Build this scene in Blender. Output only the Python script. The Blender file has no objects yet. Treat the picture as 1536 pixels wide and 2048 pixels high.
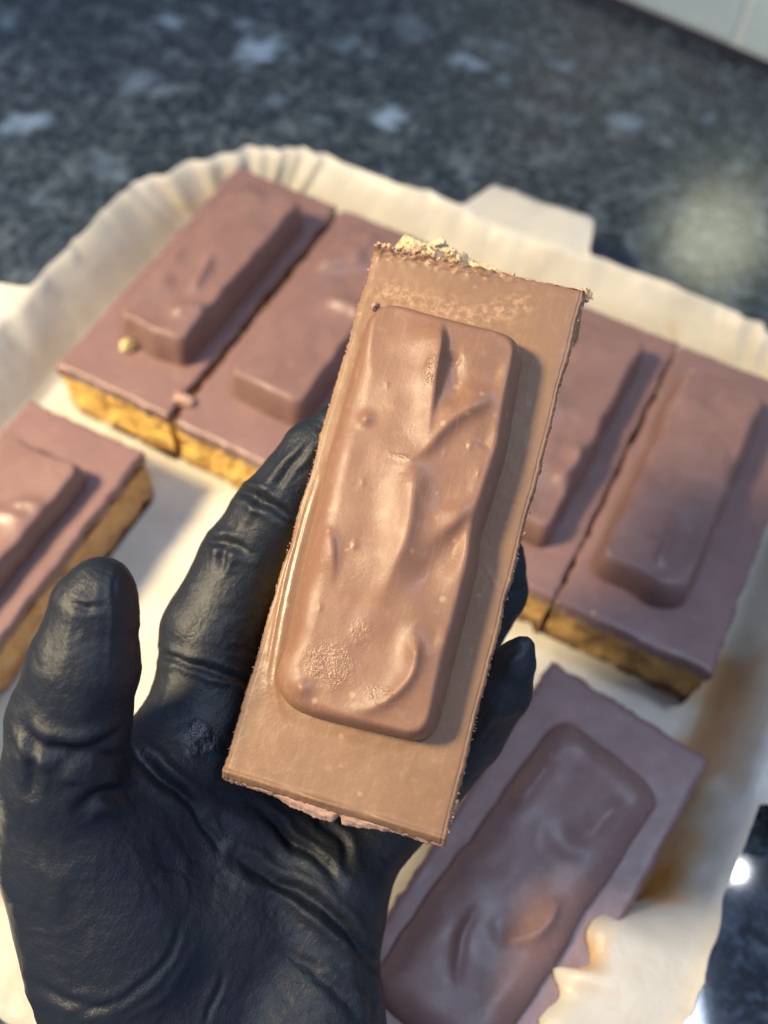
import bpy, math, random
import numpy as np
from mathutils import Matrix, Vector

sc = bpy.context.scene
COL = sc.collection
CM = 0.01                                   # everything below is written in centimetres
rad = math.radians

# ------------------------------------------------------------------ camera
ZT = 2.8                                    # height of the slices' tops above the worktop
CAM = np.array([19.338, -14.846, 27.021 + ZT])
EUL = (rad(31.375), rad(-1.943), rad(27.663))
F, W, H = 2000.0, 1536.0, 2048.0


def rotm(rx, ry, rz):
    c, s = math.cos, math.sin
    X = np.array([[1, 0, 0], [0, c(rx), -s(rx)], [0, s(rx), c(rx)]])
    Y = np.array([[c(ry), 0, s(ry)], [0, 1, 0], [-s(ry), 0, c(ry)]])
    Z = np.array([[c(rz), -s(rz), 0], [s(rz), c(rz), 0], [0, 0, 1]])
    return Z @ Y @ X


CM3 = rotm(*EUL)
cd = bpy.data.cameras.new('camera')
cam = bpy.data.objects.new('camera', cd)
COL.objects.link(cam)
cam.location = Vector(CAM * CM)
cam.rotation_euler = EUL
cd.sensor_fit = 'AUTO'
cd.sensor_width = 36
cd.lens = 36 * F / H
cd.clip_start = 0.01
cd.clip_end = 50
cd.dof.use_dof = True
cd.dof.focus_distance = 19.6 * CM
cd.dof.aperture_fstop = 9.4
sc.camera = cam

# ------------------------------------------------------------------ light
wd = bpy.data.worlds.new('World')
sc.world = wd
wd.use_nodes = True
bg = wd.node_tree.nodes['Background']
bg.inputs[0].default_value = (0.47, 0.58, 0.94, 1)
bg.inputs[1].default_value = 0.63


def lamp(name, loc, target, size, power, color, shape='DISK', size_y=None):
    ld = bpy.data.lights.new(name, 'AREA')
    ld.shape = shape
    ld.size = size * CM
    if size_y:
        ld.size_y = size_y * CM
    ld.energy = power
    ld.color = color
    o = bpy.data.objects.new(name, ld)
    COL.objects.link(o)
    o.location = Vector(loc) * CM
    o.rotation_euler = (Vector(target) - Vector(loc)).to_track_quat('-Z', 'Y').to_euler()
    return o


lamp('warm_kitchen_lamp', (-37, -34, 68), (3, -5.5, 4), 18, 1.65, (1.0, 0.81, 0.52)).data.spread = rad(48)
lamp('ceiling_panel_lamp', (65, 27, 197), (18, 0, 3), 24, 16, (0.62, 0.76, 1.0), 'SQUARE')
lamp('ceiling_spot_lamp', (70, 62, 184), (26, -3, 0), 1.6, 0.8, (0.86, 0.90, 1.0))
lamp('added_reflection_lamp', (14.4, 24.7, 17.2), (17.4, 33.5, 10.2), 6.0, 0.06, (1.0, 0.93, 0.66)).data.spread = rad(38)  # added unseen lamp, placed so a pale glow mirrors in the worktop

sc.view_settings.view_transform = 'Standard'
sc.view_settings.look = 'None'
sc.view_settings.exposure = 0.10
sc.view_settings.gamma = 1.0
sc.cycles.use_denoising = True

# ------------------------------------------------------------------ helpers
def at(px, py, d):
    """world point (cm) seen at a photo pixel, d cm in front of the camera"""
    return CAM + CM3 @ np.array([(px - W / 2) / F * d, -(py - H / 2) / F * d, -d])


def to_px(P):
    q = (P - CAM) @ CM3
    return np.stack([W / 2 + F * q[..., 0] / -q[..., 2], H / 2 - F * q[..., 1] / -q[..., 2]], -1)


_rs = np.random.RandomState(7)
_perm = np.concatenate([_rs.permutation(256)] * 3)
_grad = _rs.normal(size=(256, 3))
_grad /= np.linalg.norm(_grad, axis=1)[:, None]


def perlin(P):
    P = np.asarray(P, float)
    i = np.floor(P).astype(int)
    f = P - i
    u = f * f * f * (f * (f * 6 - 15) + 10)
    i &= 255
    out = 0
    for a in (0, 1):
        for b in (0, 1):
            for c in (0, 1):
                h = _perm[_perm[_perm[i[..., 0] + a] + i[..., 1] + b] + i[..., 2] + c]
                g = _grad[h]
                dv = g[..., 0] * (f[..., 0] - a) + g[..., 1] * (f[..., 1] - b) + g[..., 2] * (f[..., 2] - c)
                w = (u[..., 0] if a else 1 - u[..., 0]) * (u[..., 1] if b else 1 - u[..., 1]) * (u[..., 2] if c else 1 - u[..., 2])
                out = out + w * dv
    return out * 1.6


def fbm(P, o=3):
    P = np.asarray(P, float)
    r, a = 0, 1.0
    for k in range(o):
        r = r + a * perlin(P * 2 ** k + 17.3 * k)
        a *= 0.5
    return r


def p3(x, y, z=0.0):
    return np.stack([x, y, np.zeros_like(x) + z], -1)


def sstep(a, b, x):
    t = np.clip((x - a) / (b - a), 0, 1)
    return t * t * (3 - 2 * t)


def mesh(name, V, Fc, mat, parent=None, smooth=True, loc=None, attr=None):
    me = bpy.data.meshes.new(name)
    me.from_pydata((np.asarray(V, float) * CM).tolist(), [], Fc if isinstance(Fc, list) else Fc.tolist())
    if smooth:
        me.shade_smooth()
    if attr is not None:
        for k, a in attr.items():
            ca = me.attributes.new(k, 'FLOAT', 'POINT')
            ca.data.foreach_set('value', np.asarray(a, np.float32))
    me.materials.append(mat)
    o = bpy.data.objects.new(name, me)
    COL.objects.link(o)
    if parent is not None:
        o.parent = parent
    if loc is not None:
        o.location = Vector(loc) * CM
    return o


def tag(o, label=None, cat=None, group=None, kind=None):
    if label: o['label'] = label
    if cat: o['category'] = cat
    if group: o['group'] = group
    if kind: o['kind'] = kind
    return o


def empty(name, loc, rz=0.0):
    o = bpy.data.objects.new(name, None)
    o.empty_display_size = 0.01
    COL.objects.link(o)
    o.location = Vector(loc) * CM
    o.rotation_euler = (0, 0, rz)
    return o


def grid_faces(nx, ny, wrap=False):
    """quads of an nx * ny vertex grid stored row by row (x fastest)"""
    i = np.arange(nx if wrap else nx - 1)
    j = np.arange(ny - 1)
    I, J = np.meshgrid(i, j)
    I, J = I.ravel(), J.ravel()
    I2 = (I + 1) % nx
    return np.stack([J * nx + I, J * nx + I2, (J + 1) * nx + I2, (J + 1) * nx + I], 1)


def seg_dist(P, poly):
    """distance to a polyline, side (+ = left of its direction) and how far along it"""
    P = np.asarray(P, float)
    best = np.full(P.shape[:-1], 1e9)
    side = np.zeros(P.shape[:-1])
    along = np.zeros(P.shape[:-1])
    poly = np.asarray(poly, float)
    ln = np.linalg.norm(np.diff(poly, axis=0), axis=1)
    tot, acc = ln.sum(), 0
    for k in range(len(poly) - 1):
        a, b = poly[k], poly[k + 1]
        ab = b - a
        t = np.clip(((P - a) @ ab) / (ab @ ab + 1e-12), 0, 1)
        q = a + t[..., None] * ab
        d = np.linalg.norm(P - q, axis=-1)
        s = ab[0] * (P[..., 1] - a[1]) - ab[1] * (P[..., 0] - a[0])
        m = d < best
        best = np.where(m, d, best)
        side = np.where(m, np.sign(s), side)
        along = np.where(m, (acc + t * ln[k]) / tot, along)
        acc += ln[k]
    return best, side, along


def smooth_poly(pts, n=6, closed=False):
    """Catmull-Rom through the points"""
    p = np.asarray(pts, float)
    N = len(p)
    out = []
    rng = range(N if closed else N - 1)
    for k in rng:
        if closed:
            a, b, c, d = p[(k - 1) % N], p[k], p[(k + 1) % N], p[(k + 2) % N]
        else:
            a, b, c, d = p[max(k - 1, 0)], p[k], p[k + 1], p[min(k + 2, N - 1)]
        for t in np.arange(n) / n:
            out.append(0.5 * (2 * b + (c - a) * t + (2 * a - 5 * b + 4 * c - d) * t * t + (3 * b - a - 3 * c + d) * t ** 3))
    if not closed:
        out.append(p[-1])
    return np.array(out)


def resample_closed(p, n):
    q = np.vstack([p, p[:1]])
    s = np.concatenate([[0], np.cumsum(np.linalg.norm(np.diff(q, axis=0), axis=1))])
    t = np.linspace(0, s[-1], n, endpoint=False)
    return np.stack([np.interp(t, s, q[:, k]) for k in range(q.shape[1])], 1)


# ------------------------------------------------------------------ materials
class NT:
    def __init__(self, name):
        self.m = bpy.data.materials.new(name)
        self.m.use_nodes = True
        self.t = self.m.node_tree
        self.b = self.t.nodes['Principled BSDF']
        self.out = self.t.nodes['Material Output']
        self.tc = self.t.nodes.new('ShaderNodeTexCoord')

    def n(self, typ, **kw):
        x = self.t.nodes.new(typ)
        for k, v in kw.items():
            if k in x.inputs.keys():
                x.inputs[k].default_value = v
            else:
                setattr(x, k, v)
        return x

    def link(self, a, b):
        self.t.links.new(a, b)

    def noise(self, scale, detail=3, rough=0.55, coord=None, dist=0.0):
        x = self.n('ShaderNodeTexNoise', Scale=scale, Detail=detail, Roughness=rough, Distortion=dist)
        self.link(coord or self.tc.outputs['Object'], x.inputs['Vector'])
        return x.outputs['Fac']

    def vor(self, scale, feature='F1', coord=None, out='Distance'):
        x = self.n('ShaderNodeTexVoronoi', Scale=scale, feature=feature)
        self.link(coord or self.tc.outputs['Object'], x.inputs['Vector'])
        return x.outputs[out]

    def ramp(self, fac, stops):
        x = self.n('ShaderNodeValToRGB')
        e = x.color_ramp.elements
        while len(e) < len(stops):
            e.new(0.5)
        for el, (p, c) in zip(e, stops):
            el.position = p
            el.color = (*c, 1) if len(c) == 3 else c
        self.link(fac, x.inputs[0])
        return x.outputs[0]

    def mix(self, fac, a, b, mode='MIX'):
        x = self.n('ShaderNodeMix', data_type='RGBA', blend_type=mode)
        for sock, v in ((0, fac), (6, a), (7, b)):
            if hasattr(v, 'is_linked') or isinstance(v, bpy.types.NodeSocket):
                self.link(v, x.inputs[sock])
            elif sock == 0:
                x.inputs[0].default_value = v
            else:
                x.inputs[sock].default_value = (*v, 1)
        return x.outputs[2]

    def math(self, op, a, b=0.0):
        x = self.n('ShaderNodeMath', operation=op)
        for k, v in ((0, a), (1, b)):
            if isinstance(v, (int, float)):
                x.inputs[k].default_value = v
            else:
                self.link(v, x.inputs[k])
        return x.outputs[0]

    def attr(self, name):
        return self.n('ShaderNodeAttribute', attribute_name=name).outputs['Fac']

    def bump(self, h, strength, dist, normal=None):
        x = self.n('ShaderNodeBump', Strength=strength, Distance=dist)
        self.link(h, x.inputs['Height'])
        if normal is not None:
            self.link(normal, x.inputs['Normal'])
        return x.outputs[0]

    def set(self, **kw):
        for k, v in kw.items():
            k = k.replace('_', ' ')
            if isinstance(v, bpy.types.NodeSocket):
                self.link(v, self.b.inputs[k])
            elif isinstance(v, tuple):
                self.b.inputs[k].default_value = (*v, 1)
            else:
                self.b.inputs[k].default_value = v
        return self


def chocolate(name, col, dark, rough, gloss_attr=False):
    m = NT(name)
    c1 = m.noise(55, 4, 0.6)
    c2 = m.noise(420, 3, 0.6)
    base = m.ramp(c1, [(0.3, dark), (0.7, col)])
    base = m.mix(m.ramp(c2, [(0.55, (0, 0, 0)), (0.78, (0.35, 0.35, 0.35))]), base, tuple(min(1, x * 1.45 + 0.02) for x in col))
    fine = m.noise(1500, 4, 0.65)
    b1 = m.bump(fine, 0.20, 0.0003)
    b2 = m.bump(m.noise(200, 2, 0.4), 0.05, 0.0004, b1)
    r = m.ramp(m.noise(120, 4, 0.6), [(0.3, (rough - 0.07,) * 3), (0.7, (rough + 0.08,) * 3)])
    if gloss_attr:
        g = m.attr('gloss')
        spark = m.noise(2300, 2, 0.5)
        b3 = m.bump(m.math('MULTIPLY', m.attr('spark'), spark), 0.9, 0.0004, b2)
        r = m.mix(g, r, (0.20, 0.20, 0.20))
        b2 = b3
        dots = m.ramp(m.vor(210), [(0.0, (0.65,) * 3), (0.10, (0.4,) * 3), (0.17, (0, 0, 0))])
        dots = m.math('MULTIPLY', dots, m.ramp(m.noise(160, 2, 0.5), [(0.52, (0, 0, 0)), (0.6, (1, 1, 1))]))
        base = m.mix(dots, base, (0.46, 0.30, 0.19))
        scuff = m.n('ShaderNodeMapping')
        scuff.inputs['Scale'].default_value = (1500, 140, 400)
        scuff.inputs['Rotation'].default_value = (0, 0, 0.9)
        m.link(m.tc.outputs['Object'], scuff.inputs[0])
        sf = m.noise(1.0, 3, 0.6, coord=scuff.outputs[0])
        base = m.mix(m.math('MULTIPLY', m.ramp(sf, [(0.56, (0, 0, 0)), (0.72, (0.30,) * 3)]), m.noise(60, 2, 0.5)), base, (0.42, 0.27, 0.17))
        bl = m.attr('bloom')
        base = m.mix(m.math('MULTIPLY', bl, m.ramp(m.noise(700, 5, 0.7), [(0.45, (0, 0, 0)), (0.62, (0.8, 0.8, 0.8))])), base, (0.50, 0.31, 0.17))
    m.set(Base_Color=base, Roughness=r, Normal=b2, Specular_IOR_Level=0.40)
    m.b.inputs['Subsurface Weight'].default_value = 0.08
    m.b.inputs['Subsurface Radius'].default_value = (0.004, 0.002, 0.001)
    m.b.inputs['Subsurface Scale'].default_value = 0.5
    return m.m


M_SLAB = chocolate('held_chocolate', (0.238, 0.134, 0.072), (0.202, 0.112, 0.059), 0.42, True)
M_BAR = chocolate('held_bar_chocolate', (0.225, 0.116, 0.068), (0.184, 0.092, 0.053), 0.45, True)
M_TOP = chocolate('tray_chocolate', (0.195, 0.112, 0.098), (0.155, 0.088, 0.077), 0.36)
M_TBAR = chocolate('tray_bar_chocolate', (0.185, 0.106, 0.090), (0.145, 0.081, 0.069), 0.42)


def biscuit(name, gold, mid, brown, layered=True):
    m = NT(name)
    n1 = m.noise(95, 5, 0.65)
    v = m.vor(260)
    base = m.ramp(n1, [(0.30, brown), (0.45, mid), (0.62, gold)])
    sep = m.n('ShaderNodeSeparateXYZ')
    m.link(m.tc.outputs['Object'], sep.inputs[0])
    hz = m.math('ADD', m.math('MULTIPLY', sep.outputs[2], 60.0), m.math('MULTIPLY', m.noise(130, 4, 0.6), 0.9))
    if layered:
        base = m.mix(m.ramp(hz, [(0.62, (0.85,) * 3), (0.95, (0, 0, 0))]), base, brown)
    base = m.mix(m.ramp(v, [(0.0, (0.35,) * 3), (0.35, (0, 0, 0))]), base, tuple(x * 0.6 for x in mid))
    b = m.bump(m.noise(380, 5, 0.7), 0.9, 0.0018)
    b = m.bump(v, 0.5, 0.001, b)
    m.set(Base_Color=base, Roughness=0.75, Normal=b)
    return m.m


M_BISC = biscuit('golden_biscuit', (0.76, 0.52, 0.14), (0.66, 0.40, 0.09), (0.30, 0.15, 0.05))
M_BROWN_SHADED = biscuit('brown_shaded_biscuit', (0.62, 0.40, 0.13), (0.40, 0.225, 0.07), (0.11, 0.05, 0.02))  # browner crumb, with some of the hand's shadow put into its colour
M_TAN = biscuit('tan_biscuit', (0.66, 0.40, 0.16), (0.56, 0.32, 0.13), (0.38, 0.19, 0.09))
M_HBISC = biscuit('pale_biscuit', (0.86, 0.62, 0.34), (0.76, 0.48, 0.24), (0.50, 0.28, 0.14), False)
M_CRUMB = biscuit('crumb_biscuit', (0.80, 0.62, 0.30), (0.70, 0.50, 0.2), (0.5, 0.3, 0.1), False)


def glove_mat():
    m = NT('black_nitrile')
    f1 = m.noise(900, 5, 0.65)
    f2 = m.noise(240, 4, 0.6, dist=0.6)
    b = m.bump(m.noise(2200, 3, 0.6), 0.35, 0.0003)
    b = m.bump(f1, 0.30, 0.0006, b)
    b = m.bump(f2, 0.16, 0.0009, b)
    for sc_, off_ in (((950, 210, 950), 0.0), ((230, 1050, 500), 3.0)):
        mp = m.n('ShaderNodeMapping')
        mp.inputs['Scale'].default_value = sc_
        mp.inputs['Location'].default_value = (off_, off_, 0)
        mp.inputs['Rotation'].default_value = (0, 0, 0.5)
        m.link(m.tc.outputs['Object'], mp.inputs[0])
        wr = m.noise(1.0, 3, 0.55, coord=mp.outputs[0], dist=0.4)
        wr = m.math('MULTIPLY', wr, m.ramp(m.noise(70 + 20 * off_, 2, 0.5), [(0.42, (0, 0, 0)), (0.62, (1, 1, 1))]))
        b = m.bump(wr, 0.22, 0.0008, b)
    r = m.ramp(m.noise(130, 4, 0.6), [(0.3, (0.42,) * 3), (0.75, (0.56,) * 3)])
    w = m.attr('wet')
    r = m.mix(w, r, (0.22, 0.22, 0.22))
    b = m.bump(m.math('MULTIPLY', w, m.noise(420, 3, 0.5)), 0.8, 0.001, b)
    m.set(Base_Color=(0.007, 0.0095, 0.0135), Roughness=r, Normal=b, Specular_IOR_Level=0.40)
    return m.m


M_GLOVE = glove_mat()


def paper_mat():
    m = NT('parchment')
    st = m.attr('stain')
    n = m.noise(60, 4, 0.6)
    base = m.ramp(n, [(0.3, (0.66, 0.62, 0.52)), (0.7, (0.78, 0.74, 0.64))])
    base = m.mix(st, base, (0.62, 0.34, 0.11))
    b = m.bump(m.noise(130, 5, 0.6), 0.35, 0.0015)
    m.set(Base_Color=base, Roughness=0.4, Normal=b)
    tr = m.n('ShaderNodeBsdfTranslucent')
    m.link(base, tr.inputs['Color'])
    mx = m.n('ShaderNodeMixShader', Fac=0.42)
    m.link(m.b.outputs[0], mx.inputs[1])
    m.link(tr.outputs[0], mx.inputs[2])
    m.link(mx.outputs[0], m.out.inputs[0])
    return m.m


M_PAPER = paper_mat()


def granite_mat():
    m = NT('polished_granite')
    obj = m.tc.outputs['Object']
    big = m.noise(75, 5, 0.66, dist=0.9)
    base = m.ramp(big, [(0.32, (0.006, 0.009, 0.013)), (0.50, (0.016, 0.022, 0.027)), (0.60, (0.050, 0.064, 0.072)), (0.72, (0.12, 0.145, 0.165))])
    sp = m.noise(260, 4, 0.75)
    base = m.mix(m.ramp(sp, [(0.5, (0, 0, 0)), (0.64, (0.85, 0.85, 0.85))]), base, (0.075, 0.10, 0.125))
    br = m.noise(30, 3, 0.5)
    base = m.mix(m.ramp(br, [(0.6, (0, 0, 0)), (0.75, (0.2, 0.2, 0.2))]), base, (0.045, 0.036, 0.03))
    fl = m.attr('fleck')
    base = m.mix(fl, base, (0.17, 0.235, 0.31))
    m.set(Base_Color=base, Roughness=0.05, Specular_IOR_Level=0.5)
    m.b.inputs['IOR'].default_value = 1.45
    return m.m


M_GRANITE = granite_mat()


def plain(name, col, rough, bump=None, spec=0.5):
    m = NT(name)
    n = m.noise(90, 4, 0.6)
    base = m.ramp(n, [(0.3, tuple(x * 0.92 for x in col)), (0.7, col)])
    m.set(Base_Color=base, Roughness=rough, Specular_IOR_Level=spec)
    if bump:
        m.set(Normal=m.bump(m.noise(bump[0], 4, 0.6), bump[1], bump[2]))
    return m.m


M_TILE = plain('sage_glaze', (0.57, 0.70, 0.68), 0.32, (30, 0.15, 0.002))
M_GROUT = plain('white_grout', (0.78, 0.80, 0.74), 0.6, (300, 0.3, 0.001))
M_DARK_REFL = plain('painted_dark_reflection', (0.035, 0.04, 0.055), 0.4)  # dark tone painted in for the reflection below the tiles
M_TORN = plain('torn_chocolate', (0.40, 0.245, 0.175), 0.5, (300, 0.4, 0.001))
M_SHAVE = plain('chocolate_curl', (0.36, 0.22, 0.17), 0.5, (500, 0.5, 0.001))

# ------------------------------------------------------------------ setting: worktop and wall
TH = math.atan(-0.147)
WU = np.array([math.cos(TH), math.sin(TH)])           # along the wall
WN = np.array([-WU[1], WU[0]])                        # into the wall
WP = np.array([7.88, 34.3])


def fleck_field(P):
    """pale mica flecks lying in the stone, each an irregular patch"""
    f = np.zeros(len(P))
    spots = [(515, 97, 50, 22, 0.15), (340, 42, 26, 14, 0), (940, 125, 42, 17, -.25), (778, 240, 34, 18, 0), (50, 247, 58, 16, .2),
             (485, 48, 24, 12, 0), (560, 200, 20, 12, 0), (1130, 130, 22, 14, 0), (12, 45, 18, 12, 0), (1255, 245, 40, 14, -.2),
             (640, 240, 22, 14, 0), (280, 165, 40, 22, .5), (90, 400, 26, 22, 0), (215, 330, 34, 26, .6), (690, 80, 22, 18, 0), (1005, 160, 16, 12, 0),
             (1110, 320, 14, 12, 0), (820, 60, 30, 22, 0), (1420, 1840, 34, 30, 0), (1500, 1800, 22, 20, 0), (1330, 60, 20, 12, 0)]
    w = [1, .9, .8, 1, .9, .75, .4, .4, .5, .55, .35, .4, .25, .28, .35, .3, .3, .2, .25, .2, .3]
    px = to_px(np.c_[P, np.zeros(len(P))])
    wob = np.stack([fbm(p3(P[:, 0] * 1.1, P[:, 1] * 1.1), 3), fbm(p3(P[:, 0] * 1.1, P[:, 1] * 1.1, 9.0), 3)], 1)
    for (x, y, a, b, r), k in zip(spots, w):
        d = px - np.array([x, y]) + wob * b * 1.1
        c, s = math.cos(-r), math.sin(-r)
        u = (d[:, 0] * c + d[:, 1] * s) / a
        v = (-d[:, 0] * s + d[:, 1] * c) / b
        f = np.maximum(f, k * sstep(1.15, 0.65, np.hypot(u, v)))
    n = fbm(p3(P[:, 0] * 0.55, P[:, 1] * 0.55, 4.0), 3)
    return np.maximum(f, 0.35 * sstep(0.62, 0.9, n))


us = np.arange(-60, 60.01, 0.4)
vs = np.arange(-62, 0.41, 0.4)
U, V = np.meshgrid(us, vs)
PX = WP + U.reshape(-1, 1) * WU + V.reshape(-1, 1) * WN
wt = mesh('granite_worktop', np.c_[PX, np.zeros(len(PX))], grid_faces(len(us), len(vs)), M_GRANITE, attr={'fleck': fleck_field(PX)})
wt['kind'] = 'structure'
# its front edge and thickness
e0, e1 = PX[0], PX[len(us) - 1]
mesh('worktop_edge', [(*e0, 0), (*e1, 0), (*e1, -3), (*e0, -3)], [[0, 3, 2, 1]], M_GRANITE, wt, False)


def wall_box(name, u0, u1, z0, z1, n0, n1, mat, parent, bev=0.0):
    V, b = [], bev
    for (n, i) in ((n0, 0), (n0 - 0, 0)):
        pass
    ring = lambda ins, n: [(u0 + ins, z0 + ins, n), (u1 - ins, z0 + ins, n), (u1 - ins, z1 - ins, n), (u0 + ins, z1 - ins, n)]
    rows = [ring(0, n1), ring(0, n0 + b), ring(b * 0.35, n0 + b * 0.3), ring(b, n0)]
    for r in rows:
        for (u, z, n) in r:
            q = WP + u * WU + n * WN
            V.append((q[0], q[1], z))
    Fc = [[0, 3, 2, 1], [12, 13, 14, 15]]
    for k in range(3):
        for i in range(4):
            Fc.append([4 * k + i, 4 * k + (i + 1) % 4, 4 * k + 4 + (i + 1) % 4, 4 * k + 4 + i])
    return mesh(name, V, Fc, mat, parent, False)


wall = wall_box('wall', -60, 60, -0.2, 45, 0.10, 3.0, M_GROUT, None, 0.01)
wall['kind'] = 'structure'
wall_box('dark_reflection_strip', -60, 60, 0.01, 0.5, 0.04, 0.52, M_DARK_REFL, wall, 0.05)  # added strip: the darker reflection under the tiles built as a part
SEAM = 6.7
for r in range(3):
    z0 = 0.52 + r * 14.3
    for c in range(-3, 3):
        u0 = SEAM + 0.05 + c * 24.2 - (12.1 if r % 2 else 0)
        random.seed(r * 31 + c)
        wall_box('tile', u0, u0 + 24.1, z0, z0 + 14.1, 0.0 + random.uniform(-.03, .03), 0.52, M_TILE, wall, 0.22)

# ------------------------------------------------------------------ parchment liner
LC = np.array([11.25, -0.3])


def round_square(h, r, n_side=130, n_cor=64):
    pts = []
    for k in range(4):
        a0 = k * math.pi / 2
        c, s = math.cos(a0), math.sin(a0)
        side = [(h, t) for t in np.linspace(-(h - r), h - r, n_side, endpoint=False)]
        cor = [(h - r + r * math.cos(a), h - r + r * math.sin(a)) for a in np.linspace(0, math.pi / 2, n_cor, endpoint=False)]
        for (x, y) in side + cor:
            pts.append((x * c - y * s, x * s + y * c))
    return np.array(pts)


NS, NC = 130, 64
NP_ = 4 * (NS + NC)
corner_w = np.tile(np.r_[np.zeros(NS), np.sin(np.linspace(0, math.pi, NC)) ** 0.5], 4)
corner_w = np.convolve(np.r_[corner_w, corner_w, corner_w], np.ones(13) / 13, 'same')[NP_:2 * NP_]
side_t = np.tile(np.r_[np.linspace(-1, 1, NS), np.full(NC, 9.0)], 4)
idx = np.arange(NP_)
rings, stain = [], []
prof = [(12.55, 4.0, 0.06, 0), (12.75, 4.1, 0.16, .05), (13.0, 4.3, 0.55, .2), (13.25, 4.8, 1.0, .38), (13.5, 5.4, 1.5, .56), (13.8, 6.0, 1.95, .75),
        (14.1, 6.6, 2.4, .92), (14.3, 6.8, 2.6, 1.0)]
# flat base, from the middle outwards
for k, fr in enumerate(np.linspace(0.02, 1, 26)[:-1]):
    q = round_square(12.55 * fr, 4.0 * fr)
    z = 0.06 + 0.05 * fbm(p3(q[:, 0] * 0.25, q[:, 1] * 0.25, 2.0), 3) * fr + 0.05 * fr * (1 - np.abs(perlin(p3(q[:, 0] * 0.3, q[:, 1] * 0.3, 6.0)))) ** 8
    rings.append(np.c_[q + LC, np.maximum(z, 0.02)])
pleat = 0.5 * np.sin(idx * 2 * math.pi / 9.1 + 1.5 * np.sin(idx * 0.21)) + 0.35 * np.sin(idx * 2 * math.pi / 5.3 + 2 * np.sin(idx * 0.13))
for (h, r, z, wf) in prof:
    q = round_square(h, r)
    nrm = q / np.linalg.norm(q, axis=1)[:, None]
    zz = np.full(NP_, z)
    d = pleat * corner_w * 0.26 * min(1, wf * 1.6)
    rdg = (1 - np.abs(perlin(p3(q[:, 0] * 0.45, q[:, 1] * 0.45, 8 + z * 0.25)))) ** 6
    d = d + 0.14 * wf * rdg + 0.10 * wf * perlin(p3(q[:, 0] * 1.3, q[:, 1] * 1.3, 3 + z * 0.2))
    d = d + 0.16 * wf * fbm(p3(q[:, 0] * 0.3, q[:, 1] * 0.3, 5 + z * 0.2), 3)
    zz = zz + 0.12 * wf * fbm(p3(q[:, 0] * 0.35, q[:, 1] * 0.35, 1.0), 2)
    q = q + nrm * d[:, None]
    # the near right wall has slumped over the slice beside it and is torn
    y = q[:, 1] + LC[1]
    lap = (q[:, 0] > 10) * sstep(-5.6, -8.2, y)
    sh = {.2: 1.0, .38: 1.0, .56: .62, .75: .32, .92: .1}.get(wf, 0.0)
    edge = 22.97 + (y + 9.76) * 0.126 - 0.22 - LC[0] + (0.03 if wf == .2 else 0)
    jag = 0.30 * fbm(p3(y * 0.8, y * 0, 3.0), 2) + .50 * np.exp(-((y + 9.6) / .25) ** 2) - .25 * np.exp(-((y + 9.0) / .3) ** 2) + 0.07 * fbm(p3(y * 3.1, y * 0, 2.0), 2)
    q[:, 0] += lap * sh * (edge - jag - q[:, 0])
    zz = zz + lap * (wf > .1) * ((2.55 if wf < .3 else 2.93) - 0.3 * max(0, wf - .6) - z)
    rings.append(np.c_[q + LC, zz])
tw = np.abs(side_t) * (14.3 - 6.8)
tabw = np.where(np.abs(side_t) <= 1, sstep(2.75, 2.05, tw), 0)
last = rings[-1]
for k, e in enumerate((0.12, 0.6, 1.2, 1.75, 2.0)):
    q = last.copy()
    nx = np.repeat([1, 0, -1, 0], NS + NC)
    ny = np.repeat([0, 1, 0, -1], NS + NC)
    ee = 0.03 * (k + 1) + e * tabw
    rad_ = (last[:, :2] - LC) / np.linalg.norm(last[:, :2] - LC, axis=1)[:, None]
    q[:, 0] += np.where(tabw > 0, nx * ee, rad_[:, 0] * 0.03 * (k + 1))
    q[:, 1] += np.where(tabw > 0, ny * ee, rad_[:, 1] * 0.03 * (k + 1))
    q[:, 2] += 0.02 * (k + 1) * (1 - tabw) - 0.03 * e * tabw
    rings.append(q)
PV = np.vstack(rings)
st = 0.75 * sstep(0.05, 0.55, fbm(p3(PV[:, 0] * 0.35, PV[:, 1] * 0.22, PV[:, 2] * 0.3 + 11), 3)) * sstep(22.6, 23.6, PV[:, 0]) * sstep(3.2, 0.6, PV[:, 2])
for (x, y, z, s, k) in ((23.4, 1.2, 0.7, 1.1, 1.0), (23.8, -3.6, 0.6, 1.0, .9), (24.1, -6.0, 1.0, 1.4, 1.0), (18.0, 12.9, 1.5, 0.35, .55), (-2.2, -1.2, 0.1, .4, .4), (23.0, -9.0, 2.9, .5, .8), (-.4, 1.3, .1, .5, .35)):
    dd = np.linalg.norm((PV - np.array([x, y, z])) * np.array([1, 0.55, 1]), axis=1)
    st = np.maximum(st, k * sstep(s * 1.25, s * 0.3, dd + 0.3 * s * fbm(PV * 0.9, 2)))
liner = mesh('parchment_liner', PV, grid_faces(NP_, len(rings), True), M_PAPER, attr={'stain': st})
sol = liner.modifiers.new('paper_thickness', 'SOLIDIFY')
sol.thickness = 0.0003
sol.offset = 0
tag(liner, 'cream parchment tray liner with pleated rounded corners and short tabs on dark granite', 'paper liner')

# ------------------------------------------------------------------ slices
def axis_coords(L, fine, coarse, edge):
    a = np.arange(0, edge, fine)
    b = np.linspace(edge, L - edge, max(3, int((L - 2 * edge) / coarse)))
    return np.r_[a, b, L - a[::-1]]


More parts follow.
